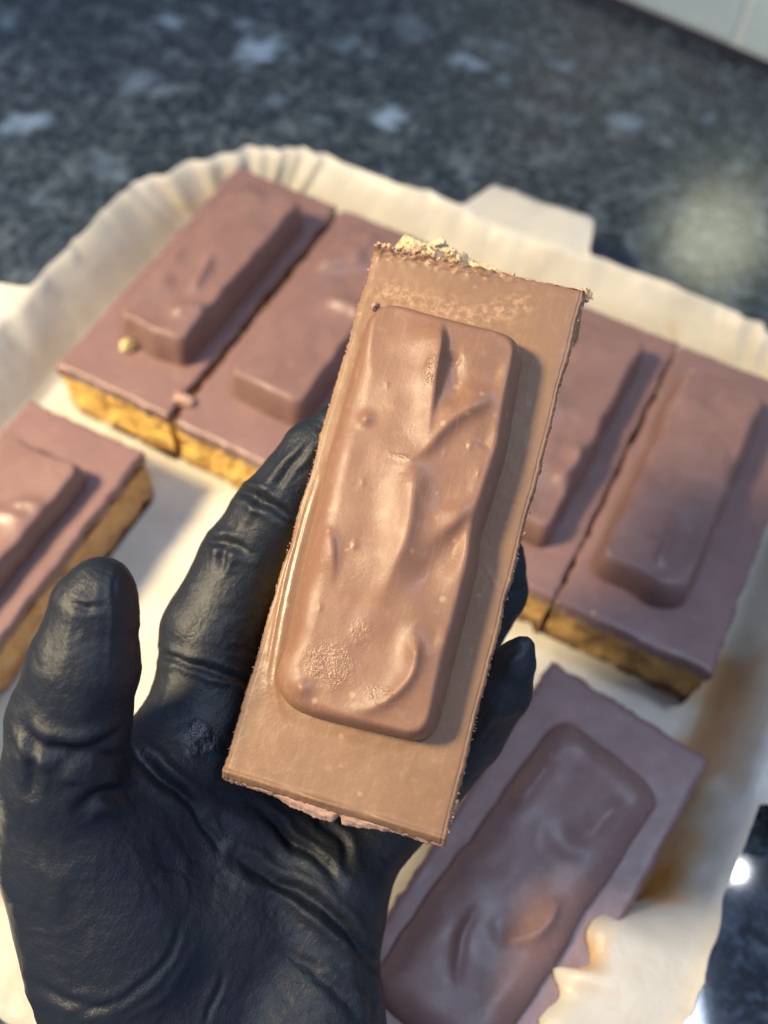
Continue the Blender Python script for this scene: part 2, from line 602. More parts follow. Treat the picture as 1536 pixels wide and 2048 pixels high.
def choc_layer(parent, w, L, mat, seed, fine, coarse, height=None, jag=0.05, thick=0.6, gloss=None, bloom=None, spark=None):
    """top coat: a height field with cut, crumbly edges and its own thickness; local z = 0 is its surface"""
    xs, ys = axis_coords(w, fine, coarse, 0.24), axis_coords(L, fine, coarse, 0.24)
    X, Y = np.meshgrid(xs, ys)
    nx, ny = len(xs), len(ys)
    ex = np.minimum(X, w - X)
    ey = np.minimum(Y, L - Y)
    e = np.minimum(ex, ey)
    Z = 0.02 * fbm(p3(X * 0.5, Y * 0.5, seed), 2) + 0.006 * fbm(p3(X * 3, Y * 3, seed), 2)
    Z = Z - 0.10 * np.exp(-e / 0.045)
    if height is not None:
        Z = Z + height(X, Y, ex, ey)
    # cut edges wander and crumble
    we = np.exp(-ex / 0.10)
    jx = fbm(p3(Y * 1.2, Y * 0, seed + 3.1), 2) * jag + jag * 1.2 * sstep(-.5, .6, fbm(p3(Y * .7, Y * 0 + 9, seed), 2)) * np.maximum(0, fbm(p3(Y * 6, Y * 0 + 1, seed + 1.7 + (X > w / 2) * 5), 2)) + jag * 0.5 * fbm(p3(Y * 16, Y * 0, seed + (X > w / 2) * 9), 2)
    jy = fbm(p3(X * 1.2, X * 0, seed + 7.1), 2) * jag + jag * 0.8 * np.maximum(0, fbm(p3(X * 7, X * 0 + 4, seed + 2.7 + (Y > L / 2) * 5), 2)) + jag * 0.5 * fbm(p3(X * 16, X * 0, seed + (Y > L / 2) * 9), 2)
    X2 = X + np.where(X > w / 2, 1, -1) * we * jx
    Y2 = Y + np.where(Y > L / 2, 1, -1) * np.exp(-ey / 0.10) * jy
    V = np.stack([X2, Y2, Z], -1).reshape(-1, 3)
    Fc = [grid_faces(nx, ny)]
    ids = np.arange(nx * ny).reshape(ny, nx)
    loop = np.r_[ids[0, :-1], ids[:-1, -1], ids[-1, :0:-1], ids[:0:-1, 0]]
    n = len(loop)
    cur = loop
    rows = [V]
    tot = len(V)
    c = V[loop]
    ctr = np.array([w / 2, L / 2])
    for k, fz in enumerate((0.25, 0.6, 1.0)):
        q = c.copy()
        out = (q[:, :2] - ctr)
        sgn = np.where(np.abs(out[:, 0]) / w > np.abs(out[:, 1]) / L, 0, 1)
        amt = 0.03 * fbm(np.c_[q[:, :2] * 6, np.full(n, k * 3.3 + seed)], 2) - 0.02 * k
        dx = np.where(sgn == 0, np.sign(out[:, 0]) * amt, 0)
        dy = np.where(sgn == 1, np.sign(out[:, 1]) * amt, 0)
        q[:, 0] += dx
        q[:, 1] += dy
        q[:, 2] = c[:, 2] * (1 - fz) - thick * fz
        rows.append(q)
        new = np.arange(tot, tot + n)
        Fc.append(np.stack([cur, np.roll(cur, -1), np.roll(new, -1), new], 1)[:, ::-1])
        cur = new
        tot += n
    V = np.vstack(rows)
    at_ = {}
    for k, fn in (('gloss', gloss), ('bloom', bloom), ('spark', spark)):
        at_[k] = np.zeros(len(V)) if fn is None else np.r_[fn(X, Y).ravel(), np.zeros(len(V) - nx * ny)]
    return mesh('chocolate_layer', V, np.vstack(Fc), mat, parent, attr=at_)


def biscuit_base(parent, w, L, top, bot, mat, seed, step=0.11, bulge=0.10, extra=None):
    """crumbly block under the chocolate coat"""
    nx, ny = max(4, int(w / step)), max(4, int(L / step))
    x, y = np.linspace(0, w, nx, endpoint=False), np.linspace(0, L, ny, endpoint=False)
    per = np.r_[np.c_[x, x * 0], np.c_[y * 0 + w, y], np.c_[w - x, x * 0 + L], np.c_[y * 0, L - y]]
    nr = np.r_[np.tile([0, -1], (nx, 1)), np.tile([1, 0], (ny, 1)), np.tile([0, 1], (nx, 1)), np.tile([-1, 0], (ny, 1))].astype(float)
    n = len(per)
    zs = np.linspace(top, bot, max(6, int((top - bot) / step) + 1))
    rows = []
    for z in zs:
        q = np.c_[per, np.full(n, z)]
        d = bulge * fbm(q * 1.3 + seed, 3) + 0.7 * bulge * fbm(q * 4.5 + seed, 2) - 0.09 - 0.10 * math.exp(-(z - bot) / 0.12)
        if extra is not None:
            d = d + extra(per, nr, z, top)
        rows.append(q + np.c_[nr * d[:, None], np.zeros(n)])
    V = np.vstack(rows)
    Fc = grid_faces(n, len(zs), True)[:, ::-1].tolist()
    Fc.append(list(range(n - 1, -1, -1))[::-1])
    Fc.append(list(range((len(zs) - 1) * n, len(zs) * n))[::-1])
    return mesh('biscuit_base', V, Fc, mat, parent)


def raised_bar(parent, outline, Hh, mat, seed, n=200, rings=60, relief=None, rw=None, lowfreq=0.05, gloss=None, bloom=None, spark=None, z0=0.0, name='chocolate_bar'):
    """moulded bar set in the coat: outline (local xy), height Hh, rounded shoulder width rw(x, y)"""
    P = resample_closed(np.asarray(outline, float), n)
    if np.sum(P[:, 0] * np.roll(P[:, 1], -1) - np.roll(P[:, 0], -1) * P[:, 1]) < 0:
        P = P[::-1]
    c = P.mean(0)
    u, s, vt = np.linalg.svd(P - c)
    ax = vt[0]
    half = np.abs((P - c) @ ax).max()
    wid = np.abs((P - c) @ np.array([-ax[1], ax[0]])).max()
    sp = max(0.2, half - wid)
    t = np.clip((P - c) @ ax, -sp, sp)
    C = c + t[:, None] * ax
    D = np.linalg.norm(P - C, axis=1)
    q = np.linspace(0, 1, rings) ** 1.6
    rows = []
    for k, f in enumerate(q):
        rows.append(P + (C - P) * f)
    XY = np.stack(rows)
    dist = q[:, None] * D[None, :]
    shoulder = np.full(dist.shape, 0.4) if rw is None else rw(XY[..., 0], XY[..., 1])
    tt = np.clip(dist / shoulder, 0, 1)
    Z = -0.08 + (Hh + 0.08) * (1 - (1 - tt) ** 2.3) ** (1 / 1.9)
    inner = sstep(0.05, 0.5, dist)
    Z = Z + lowfreq * fbm(p3(XY[..., 0] * 0.8, XY[..., 1] * 0.8, seed), 2) * inner
    if relief is not None:
        Z = Z + relief(XY[..., 0], XY[..., 1]) * inner
    V = np.c_[XY.reshape(-1, 2), Z.ravel() + z0]
    Fc = grid_faces(n, rings, True).tolist()
    at_ = {}
    for k, fn in (('gloss', gloss), ('bloom', bloom), ('spark', spark)):
        at_[k] = np.zeros(len(V)) if fn is None else fn(XY[..., 0], XY[..., 1]).ravel()
    return mesh(name, V, Fc, mat, parent, attr=at_)


def rounded_rect(x0, y0, x1, y1, r, wob=0.04, seed=0.0):
    pts = []
    for (cx, cy, a0) in ((x1 - r, y0 + r, -90), (x1 - r, y1 - r, 0), (x0 + r, y1 - r, 90), (x0 + r, y0 + r, 180)):
        for a in np.linspace(a0, a0 + 90, 10):
            pts.append((cx + r * math.cos(rad(a)), cy + r * math.sin(rad(a))))
    p = resample_closed(np.array(pts), 120)
    d = p - p.mean(0)
    d /= np.linalg.norm(d, axis=1)[:, None]
    return p + d * (wob * fbm(p3(p[:, 0] * 0.9, p[:, 1] * 0.9, seed), 2))[:, None]


def ridge(XY, poly, h, wl, wr):
    d, s, a = seg_dist(XY, poly)
    bl = 0.5 + 0.5 * np.tanh(s * d / 0.05)
    wd_ = wl * bl + wr * (1 - bl)
    fade = sstep(0.0, 0.3, a) * sstep(1.0, 0.7, a)
    return h * fade * np.exp(-((np.sqrt(d * d + 0.0009) - 0.02) / wd_) ** 1.3)


def dimple(XY, c, r, dep, lip=0.0):
    v = XY - np.asarray(c)
    d = np.linalg.norm(v, axis=-1) / r * (1 + 0.10 * fbm(p3(v[..., 0] / r * 0.8, v[..., 1] / r * 0.8, r * 31), 2))
    one = sstep(-1.0, 0.5, (v[..., 0] * 0.35 - v[..., 1] * 0.9) / r)
    return -dep * sstep(1.10, 0.45, d) * (0.25 + 0.75 * one) + lip * np.exp(-((d - 1.06) / 0.14) ** 2) * one


def wavy_relief(seed, k=1.0):
    """swirls left by the coating machine: a few curling ridges and hollows"""
    rs = np.random.RandomState(int(seed * 10))
    parts = []
    for i in range(5):
        x, y = rs.uniform(0.9, 3.4), rs.uniform(2.2, 9.5)
        a = rs.uniform(0.5, 1.4) * (1 if rs.rand() > .3 else -1)
        pts = [(x, y)]
        for s in range(5):
            x, y = x + 0.45 * math.cos(a), y + 0.45 * math.sin(a)
            a += rs.uniform(-.4, .5)
            pts.append((x, y))
        parts.append((pts, rs.uniform(.05, .12), rs.uniform(.1, .5), rs.uniform(.08, .35)))
    dim = [((rs.uniform(1, 3.5), rs.uniform(2.5, 9.5)), rs.uniform(.5, .9), rs.uniform(.02, .05)) for _ in range(3)]

    def f(X, Y):
        XY = np.stack([X, Y], -1)
        z = 0
        for (p, h, a, b) in parts:
            z = z + k * ridge(XY, smooth_poly(p, 3), h, a, b)
        for (c, r, d) in dim:
            z = z + k * dimple(XY, c, r, d, 0.0)
        return z
    return f


GRP = 'slices left in the paper liner'


def tray_slice(x, y, w, L, bar, Hh, seed, label, rz=0.0, base_mat=None, r=0.38, shoulder=0.34, relief=2.2, bar_turn=0.0):
    t = empty('chocolate_slice', (x, y, 0.1), rz)
    tag(t, label, 'slice', GRP)
    ch = choc_layer(t, w, L, M_TOP, seed, 0.05, 0.14, jag=0.08)
    ch.location.z = (ZT - 0.1) * CM
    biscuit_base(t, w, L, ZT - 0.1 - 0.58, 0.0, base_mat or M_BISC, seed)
    if bar:
        ol = rounded_rect(*bar, r, 0.11, seed)
        cb, c_, s_ = ol.mean(0), math.cos(bar_turn), math.sin(bar_turn)
        ol = (ol - cb) @ np.array([[c_, s_], [-s_, c_]]) + cb
        raised_bar(t, ol, Hh, M_TBAR, seed, 160, 42, wavy_relief(seed, relief), lambda X, Y: np.full(X.shape, shoulder), 0.045, z0=ZT - 0.1)
    return t


PW = 4.62
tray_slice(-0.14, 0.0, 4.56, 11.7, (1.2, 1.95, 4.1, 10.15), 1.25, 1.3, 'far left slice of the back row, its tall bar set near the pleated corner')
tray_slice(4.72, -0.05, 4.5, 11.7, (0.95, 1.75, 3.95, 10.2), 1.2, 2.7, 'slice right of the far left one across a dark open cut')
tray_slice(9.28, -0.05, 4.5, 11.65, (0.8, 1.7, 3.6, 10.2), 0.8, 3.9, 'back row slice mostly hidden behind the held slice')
tray_slice(13.84, -0.05, 4.6, 11.65, (0.75, 1.4, 3.75, 10.2), 1.05, 4.4, 'back row slice showing just right of the held slice', base_mat=M_BROWN_SHADED)
tray_slice(18.52, -0.1, 4.95, 11.65, (0.45, 1.3, 3.5, 10.1), 1.05, 5.2, 'far right slice of the back row with brown, shade-darkened biscuit front, against the paper wall', base_mat=M_BROWN_SHADED, shoulder=0.4, r=0.55, relief=1.0)
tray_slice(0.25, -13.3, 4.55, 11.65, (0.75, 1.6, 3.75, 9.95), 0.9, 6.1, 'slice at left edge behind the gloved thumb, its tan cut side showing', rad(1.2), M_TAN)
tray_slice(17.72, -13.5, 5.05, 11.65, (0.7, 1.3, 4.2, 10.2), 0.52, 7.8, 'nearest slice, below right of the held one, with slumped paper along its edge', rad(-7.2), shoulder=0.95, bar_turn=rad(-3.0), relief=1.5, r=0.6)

# ------------------------------------------------------------------ the held slice
SW, SL = 4.5, 11.3
SROT = CM3 @ rotm(rad(-8.6), rad(-10.8), rad(-13.86))
SCTR = CAM + CM3 @ np.array([0.448, -0.334, -19.88])
held = empty('held_slice', SCTR)
held.rotation_euler = Matrix(SROT.tolist()).to_euler()
tag(held, 'milk chocolate slice with one raised bar, held upright in the black gloved hand', 'slice')
ORG = np.array([SW / 2, SL / 2, 0])


def on_slab(px, py, h=0.0):
    """photo pixel -> the slice's own x, y (cm from its lower left corner) at height h over its face"""
    d = CM3 @ np.array([(px - W / 2) / F, -(py - H / 2) / F, -1.0])
    o = SROT.T @ (CAM - SCTR)
    d = SROT.T @ d
    t = (h - o[2]) / d[2]
    return (o + t * d)[:2] + ORG[:2]


def slab_poly(pts, h=0.0, n=4):
    return smooth_poly([on_slab(x, y, h) for x, y in pts], n)


hold = empty('placing', (0, 0, 0))
bpy.data.objects.remove(hold)

edge_lines = [slab_poly([(648, 930), (612, 1050), (585, 1160), (560, 1290), (550, 1370), (572, 1440)]),
              slab_poly([(630, 930), (592, 1070), (566, 1180), (545, 1290), (535, 1360), (545, 1420)])]
scratches = [slab_poly([(770, 585), (830, 600), (900, 625), (960, 632), (1040, 610)]), slab_poly([(960, 1120), (985, 1160), (1010, 1200)]), slab_poly([(975, 1190), (1000, 1290)])]


def slab_height(X, Y, ex, ey):
    XY = np.stack([X, Y], -1)
    z = 0
    for p in edge_lines:
        z = z + ridge(XY, p, 0.055, 0.05, 0.05)
    z = z + ridge(XY, scratches[1], 0.02, 0.02, 0.02)
    # knife line just inside both long cuts
    line = np.exp(-((ex - 0.075) / 0.013) ** 2) * (1 + 0.4 * fbm(p3(Y * 2, Y * 0, 1.0), 2))
    z = z - 0.022 * line
    z = z + 0.025 * np.exp(-ex / 0.05)
    # the far cut is dragged up into a crumbly lip, the near cut bends away
    tl = np.exp(-np.maximum(0, (SL - Y) - 0.03) / 0.09) * sstep(4.2, 1.4, X)
    z = z + tl * (0.13 + 0.16 * fbm(p3(X * 5, Y * 8, 2.0), 3))
    z = z - 0.10 * np.exp(-Y / 0.10) + 0.05 * np.exp(-((Y - 0.16) / 0.06) ** 2) * (1 + fbm(p3(X * 1.2, X * 0, 8.0), 2))
    # coat sinks a little where it meets the bar
    return z


def slab_bloom(X, Y):
    XY = np.stack([X, Y], -1)
    d, _, _ = seg_dist(XY, scratches[0])
    return 0.75 * np.exp(-(d / 0.28) ** 2)


def slab_gloss(X, Y):
    XY = np.stack([X, Y], -1)
    g = np.zeros(X.shape)
    for p in edge_lines:
        d, _, _ = seg_dist(XY, p)
        g = np.maximum(g, 0.55 * np.exp(-(d / 0.13) ** 2))
    return g


def shift(o):
    o.location = Vector(-ORG) * CM
    return o


shift(choc_layer(held, SW, SL, M_SLAB, 0.4, 0.016, 0.04, slab_height, 0.035, 0.5, slab_gloss, slab_bloom))


def base_extra(per, nr, z, top):
    """biscuit bulging out past the far cut and at its far right corner"""
    x = per[:, 0]
    up = (nr[:, 1] > 0.5)
    g = math.exp(-((z - top + 0.1) / 0.55) ** 2)
    prof_ = 0.58 * sstep(0.1, 0.5, x) * sstep(2.9, 1.2, x) + 0.16 * sstep(4.4, 2.6, x) * sstep(1.5, 2.6, x) 
    rough_ = 1 + 0.28 * fbm(p3(x * 3, x * 0 + z * 3, 2.0), 2)
    rough_ = rough_ + 0.16 * fbm(p3(x * 11, x * 0 + z * 11, 5.0), 2)
    right = (nr[:, 0] > 0.5) * 0.0
    return up * g * (prof_ * rough_ + 0.1) + right * g - 0.10 * (~up) * (nr[:, 0] < 0.5) - 0.35 * (nr[:, 1] < -0.5) - 0.25 * (nr[:, 0] < -.5) - 0.16 * (nr[:, 0] > .5) * (per[:, 1] < SL - .5)


shift(biscuit_base(held, SW, SL, -0.42, -2.5, M_HBISC, 9.0, 0.045, 0.06, base_extra))

BAR_PX = [(790, 625), (870, 643), (950, 664), (1018, 684), (1041, 706), (1042, 740), (1028, 820), (1010, 920), (985, 1005), (963, 1075), (955, 1140),
          (932, 1235), (910, 1320), (884, 1425), (868, 1466), (840, 1480), (795, 1474), (700, 1452), (610, 1428), (572, 1400), (556, 1365), (560, 1330),
          (577, 1290), (588, 1240), (606, 1150), (628, 1050), (652, 935), (682, 830), (705, 745), (733, 668), (752, 640)]
BAR = np.array([on_slab(x, y) for x, y in BAR_PX])
BAR_S = smooth_poly(BAR, 5, True)
BH = 0.78


def rl(pts, n=4):
    return slab_poly(pts, BH, n)


RIDGES = [  # polyline, height, falloff on its left, on its right (cm)
    (rl([(872, 622), (880, 650), (882, 690), (876, 735), (868, 790), (858, 850), (850, 900)]), 0.16, 0.08, 0.42),
    (rl([(1005, 795), (960, 812), (920, 832), (885, 862), (858, 893), (835, 910), (800, 924), (760, 930)]), 0.16, 0.16, 0.40),
    (rl([(850, 900), (832, 945), (826, 1010), (816, 1075), (792, 1130), (765, 1195), (745, 1245)]), 0.16, 0.22, 0.40),
    (rl([(648, 1050), (664, 1085), (666, 1130), (655, 1185)]), 0.06, 0.08, 0.25),
    (rl([(822, 1240), (834, 1290), (830, 1335), (812, 1368), (775, 1400), (725, 1425), (670, 1432)]), 0.12, 0.12, 0.22),
    (rl([(970, 1010), (920, 1040), (870, 1075), (845, 1100)]), 0.08, 0.14, 0.2),
]
DIMPLES = [(on_slab(968, 742, BH), 0.44, 0.07, 0.03), (on_slab(905, 965, BH), 0.58, 0.10, 0.04), (on_slab(852, 1275, BH), 0.33, 0.07, 0.03),
           (on_slab(905, 715, BH), 0.20, 0.07, 0.0)]
BUMPS = [(on_slab(732, 838, BH), 0.17, 0.09), (on_slab(604, 1377, BH), 0.20, 0.10), (on_slab(941, 890, BH), 0.07, 0.04), (on_slab(710, 1090, BH), 0.08, .03),
         (on_slab(775, 770, BH), 0.05, .025), (on_slab(725, 965, BH), 0.06, .025), (on_slab(890, 905, BH), .05, .025), (on_slab(958, 945, BH), .05, .025), (on_slab(640, 1215, BH), .06, .02)]
VALLEYS = [(rl([(1010, 985), (950, 1050), (890, 1105), (845, 1165), (815, 1215)]), 0.13, 0.32), (rl([(900, 700), (915, 770), (900, 830)]), 0.08, 0.2),
           (rl([(1000, 860), (960, 900)]), 0.06, 0.25)]


def held_relief(X, Y):
    XY = np.stack([X, Y], -1)
    z = np.zeros(X.shape)
    for (p, h, a, b) in RIDGES:
        d, s, al = seg_dist(XY, p)
        bl = 0.5 + 0.5 * np.tanh(s * d / 0.05)
        wd_ = a * bl + b * (1 - bl)
        fade = sstep(0.0, 0.25, al) * sstep(1.0, 0.45, al)
        z = z + 1.35 * h * fade * np.exp(-((np.sqrt(d * d + 0.0009) - 0.02) / wd_) ** 1.35)
    for (c, r, dp, lip) in DIMPLES:
        z = z + dimple(XY, c, r, dp * 0.55, lip * 0.12)
    for (c, r, h) in BUMPS:
        z = z + h * np.exp(-(np.linalg.norm(XY - c, axis=-1) / r) ** 2 * 1.6)
    for (p, h, wv) in VALLEYS:
        d, s, al = seg_dist(XY, p)
        z = z - 1.2 * h * sstep(0.0, 0.3, al) * sstep(1.0, 0.7, al) * np.exp(-(d / wv) ** 2)
    z = z + 0.0025 * fbm(p3(X * 3, Y * 3, 3.0), 2)
    return z


GLOSS = [(on_slab(660, 1330, BH), 0.62, 0.50, 0.9), (on_slab(722, 1265, BH), 0.25, .3, .7), (on_slab(864, 745, BH), 0.16, 0.35, 0.8), (on_slab(770, 1395, BH), .5, .2, .6), (on_slab(800, 915, BH), .3, .08, .6)]


def held_gloss(X, Y):
    g = np.zeros(X.shape)
    nz = 0.5 + 0.5 * sstep(-0.3, 0.4, fbm(p3(X * 4, Y * 4, 6.0), 3))
    for (c, a, b, k) in GLOSS:
        g = np.maximum(g, k * sstep(1.2, 0.4, np.hypot((X - c[0]) / a, (Y - c[1]) / b)) * nz)
    return g


def held_rw(X, Y):
    return 0.27 + 0.40 * sstep(2.3, 1.0, X) * sstep(1.0, 2.5, Y) * sstep(10, 8, Y)


shift(raised_bar(held, BAR_S, BH, M_BAR, 5.5, 420, 130, held_relief, held_rw, 0.05, held_gloss, spark=held_gloss))

# ------------------------------------------------------------------ crumbs and shavings
def lump(name, P, size, mat, seed, label, cat, squash=(1, 1, 0.7), rot=None, parent=None, n=14):
    th = np.linspace(0, math.pi, n)
    ph = np.linspace(0, 2 * math.pi, n * 2, endpoint=False)
    T, Q = np.meshgrid(th, ph, indexing='ij')
    D = np.stack([np.sin(T) * np.cos(Q), np.sin(T) * np.sin(Q), np.cos(T)], -1)
    r = 1 + 0.75 * fbm(D * 1.5 + seed, 3)
    V = (D * r[..., None] * np.array(squash) * size).reshape(-1, 3)
    if rot is not None:
        V = V @ np.asarray(rot).T
    o = mesh(name, V, grid_faces(2 * n, n, True), mat, parent, loc=P)
    if label:
        tag(o, label, cat)
    return o


def on_plane(px, py, z):
    d = CM3 @ np.array([(px - W / 2) / F, -(py - H / 2) / F, -1.0])
    return CAM + d * ((z - CAM[2]) / d[2])


lump('biscuit_crumb', on_plane(257, 690, ZT + 0.18), 0.2, M_CRUMB, 1.0, 'pale yellow crumb at the foot of the bar on the far left slice', 'crumb', (1, 1.2, .9))
lump('chocolate_shaving', on_plane(368, 800, ZT + 0.08), 0.26, M_SHAVE, 2.0, 'curl of shaved chocolate lying across the dark cut between two slices', 'shaving', (1.3, .8, .6))
lump('chocolate_shaving', on_plane(1393, 757, ZT + 0.05), 0.25, M_HBISC, 5.0, 'brown crumb on the far right slice of the back row, behind its bar', 'crumb', (1.2, .8, .5))
lump('biscuit_crumb', on_plane(1187, 1228, ZT - 0.1), 0.14, M_CRUMB, 8.0, 'tiny pale crumb on the front edge of the far right back row slice', 'crumb')
lump('chocolate_shaving', on_plane(70, 715, 0.25), 0.3, M_SHAVE, 3.5, 'brown smear of chocolate on the cream paper left of the slices', 'shaving', (1.8, .5, .3), rotm(0, 0, .7))
q = SCTR + SROT @ np.array([*(on_slab(749, 611, .05) - ORG[:2]), 0.05])
lump('biscuit_crumb', q, 0.07, M_SHAVE, 4.0, 'tiny brown crumb on the held slice, above the corner of its raised bar', 'crumb', (.8, 1.3, .8), SROT)
# crumbs stuck along the cuts of the held slice belong to it
rs = np.random.RandomState(3)
CV, CF, off = [], [], 0


def add_crumb(x, y, z, s):
    """irregular flake: a knobbly lump, stretched and turned at random"""
    global off
    th = np.linspace(0, math.pi, 6)
    ph = np.linspace(0, 2 * math.pi, 9, endpoint=False)
    T, Q = np.meshgrid(th, ph, indexing='ij')
    D = np.stack([np.sin(T) * np.cos(Q), np.sin(T) * np.sin(Q), np.cos(T)], -1)
    r = 1 + 0.9 * fbm(D * 1.5 + rs.rand() * 50, 2)
    B = (D * r[..., None] * s).reshape(-1, 3) * np.array([rs.uniform(.6, 1.7), rs.uniform(.6, 1.3), rs.uniform(.5, .9)])
    B = B @ rotm(*rs.uniform(-1.5, 1.5, 3)).T
    CV.append(B + np.array([x, y, z]))
    CF.append(grid_faces(9, 6, True) + off)
    off += 54


for k in range(150):
    add_crumb(-0.01 + rs.normal(0, .012), rs.uniform(0.1, SL), -0.10 - rs.rand() * .12, rs.uniform(.008, .022))
    add_crumb(SW + 0.0 + rs.normal(0, .012), rs.uniform(0.1, SL), -0.08 - rs.rand() * .12, rs.uniform(.008, .02))
for k in range(60):
    add_crumb(SW + rs.normal(0.0, .02), rs.uniform(0.0, 1.7), -.06 - rs.rand() * .2, rs.uniform(.01, .028))
for k in range(24):
    x = rs.uniform(0.02, 1.2) if k < 20 else rs.uniform(1, 2.2)
    add_crumb(x, SL + rs.normal(0.03, .03), 0.02 + rs.rand() * .08 - (.1 if x > 2.5 else 0), rs.uniform(.015, .045))
for k in range(46):
    x = min(1.3, abs(rs.normal(0, 1.2)) + .02)
    add_crumb(x, SL + rs.normal(0.02, .035), -0.02 + rs.rand() * .09 * (x < 2.4), rs.uniform(.015, .045) * (1 if x < 2.2 else .6))
c = mesh('chocolate_crumbs', np.vstack(CV), np.vstack(CF), M_TORN, held)
c['kind'] = 'stuff'
shift(c)
CV, CF, off = [], [], 0
for k in range(120):
    x = min(abs(rs.normal(1.1, .75)) + .1, 4.3)
    hgt = 0.30 * math.exp(-((x - 1.1) / .75) ** 2) + .08
    add_crumb(x, SL + rs.uniform(.1, 1.35) * hgt, -0.2 - rs.rand() * .25, .018 + .055 * rs.rand() ** 2)
for k in range(26):
    add_crumb(SW + rs.normal(.03, .05), SL + rs.normal(-.02, .08), -0.25 - rs.rand() * .12, rs.uniform(.03, .065))
c = mesh('biscuit_crumbs', np.vstack(CV), np.vstack(CF), M_HBISC, held)
c['kind'] = 'stuff'
shift(c)
# torn lip of coating hanging under the near cut
xs = np.linspace(0.0, SW, 150)
lip = 0.07 + 0.14 * sstep(0.9, 1.7, xs) * sstep(3.6, 2.5, xs) * (1 + 0.5 * fbm(p3(xs * 2.2, xs * 0, 1), 3)) + 0.05 * np.abs(fbm(p3(xs * 9, xs * 0, 4), 2))
lip *= 1 - 0.6 * np.exp(-((xs - 2.42) / .06) ** 2)
rows = []
for k, f_ in enumerate(np.linspace(0, 1, 9)):
    rows.append(np.c_[xs, 0.02 - lip * f_, -0.16 - 0.16 * f_ ** 1.5 - 0.03 * fbm(p3(xs * 5, xs * 0 + f_ * 3, 2.0), 2)])
for k, f_ in enumerate(np.linspace(1, 0, 4)):
    rows.append(np.c_[xs, 0.05 - lip * f_, np.full(150, -0.52)])
tw_ = 0.035 + 0.10 * sstep(4.4, 3.0, xs) * (0.7 + 0.5 * fbm(p3(xs * 2.5, xs * 0, 21), 3)) + 0.045 * np.abs(fbm(p3(xs * 8, xs * 0, 14), 3))
tw_ *= sstep(SW, SW - 0.25, xs)
rows2 = []
for k, f_ in enumerate(np.linspace(0, 1, 8)):
    rows2.append(np.c_[xs, SL - 0.03 + tw_ * f_, -0.03 - 0.22 * f_ ** 1.6 + 0.05 * fbm(p3(xs * 6, xs * 0 + f_ * 3, 12.0), 2) + 0.03 * sstep(2.4, .5, xs)])
rows2.append(np.c_[xs, np.full(150, SL - 0.02), np.full(150, -0.5)])
shift(mesh('torn_edge', np.vstack(rows2), grid_faces(150, len(rows2)), M_TORN, held))
shift(mesh('torn_edge', np.vstack(rows), grid_faces(150, len(rows)), M_TORN, held))

# ------------------------------------------------------------------ the gloved hand: one skin over a field of rounded bones
def cone_sd(P, a, b, ra, rb):
    ba = b - a
    l2 = ba @ ba
    t = np.clip(((P - a) @ ba) / l2, 0, 1)
    return np.linalg.norm(P - (a + t[..., None] * ba), axis=-1) - (ra + t * (rb - ra))


def smin(a, b, k):
    h = np.clip(0.5 + 0.5 * (b - a) / k, 0, 1)
    return b + (a - b) * h - k * h * (1 - h)


def cf(px, py, d):                                    # camera frame point
    return np.array([(px - W / 2) / F * d, -(py - H / 2) / F * d, -d])


CH = {  # chains of (px, py, depth cm, radius cm)
    'thumb': [(205, 1172, 18.3, .54), (190, 1212, 18.35, .78), (168, 1330, 18.5, 1.0), (140, 1440, 18.9, 1.13), (128, 1560, 19.3, 1.16), (150, 1700, 19.9, 1.42), (235, 1880, 20.4, 1.8)],
    'index': [(668, 856, 21.9, .50), (632, 908, 22.0, .74), (550, 1030, 22.3, .95), (488, 1125, 22.4, 1.0), (422, 1265, 22.3, 1.10), (410, 1420, 22.1, 1.15)],
    'middle': [(860, 1040, 23.9, .7), (800, 1120, 24.3, .85), (650, 1280, 24.6, 1.0), (520, 1450, 23.6, 1.1)],
    'ring': [(1028, 1098, 22.5, .22), (1008, 1132, 22.7, .5), (990, 1180, 23.2, .75), (900, 1320, 24.4, .9), (740, 1450, 24.6, .98), (600, 1590, 23.6, 1.1)],
    'little': [(1047, 1292, 20.75, .22), (1030, 1325, 20.9, .44), (1000, 1375, 21.3, .68), (940, 1465, 22.2, .76), (830, 1590, 23.0, .9), (690, 1700, 23.0, 1.15)],
}
PALM = [((430, 1500, 22.4, 1.2), (560, 1640, 22.9, 1.2)), ((560, 1640, 22.9, 1.2), (660, 1780, 22.4, 1.15)), ((430, 1560, 22.2, 1.25), (430, 1850, 21.6, 1.6)),
        ((645, 1780, 22.3, 1.3), (590, 2080, 21.6, 1.85)), ((180, 1720, 20.1, 1.5), (300, 2080, 20.8, 2.0)), ((400, 1850, 21.6, 1.7), (440, 2200, 21.6, 2.0)),
        ((300, 1560, 21.2, 1.0), (280, 1800, 20.8, 1.6)), ((310, 2080, 20.9, 2.0), (330, 2420, 21.6, 2.2)), ((590, 2080, 21.6, 1.8), (560, 2420, 21.9, 2.0)),
        ((240, 1600, 20.5, 1.05), (400, 1460, 22.1, 1.1))]
h = 0.062
lo = np.array([-9.2, -16.6, -27.0])
hi = np.array([3.6, 2.6, -16.4])
ns = np.ceil((hi - lo) / h).astype(int)
gx = [lo[k] + h * np.arange(ns[k]) for k in range(3)]
G = np.stack(np.meshgrid(*gx, indexing='ij'), -1).astype(np.float32)


def pt(t):
    return cf(*t[:3]).astype(np.float32), t[3]


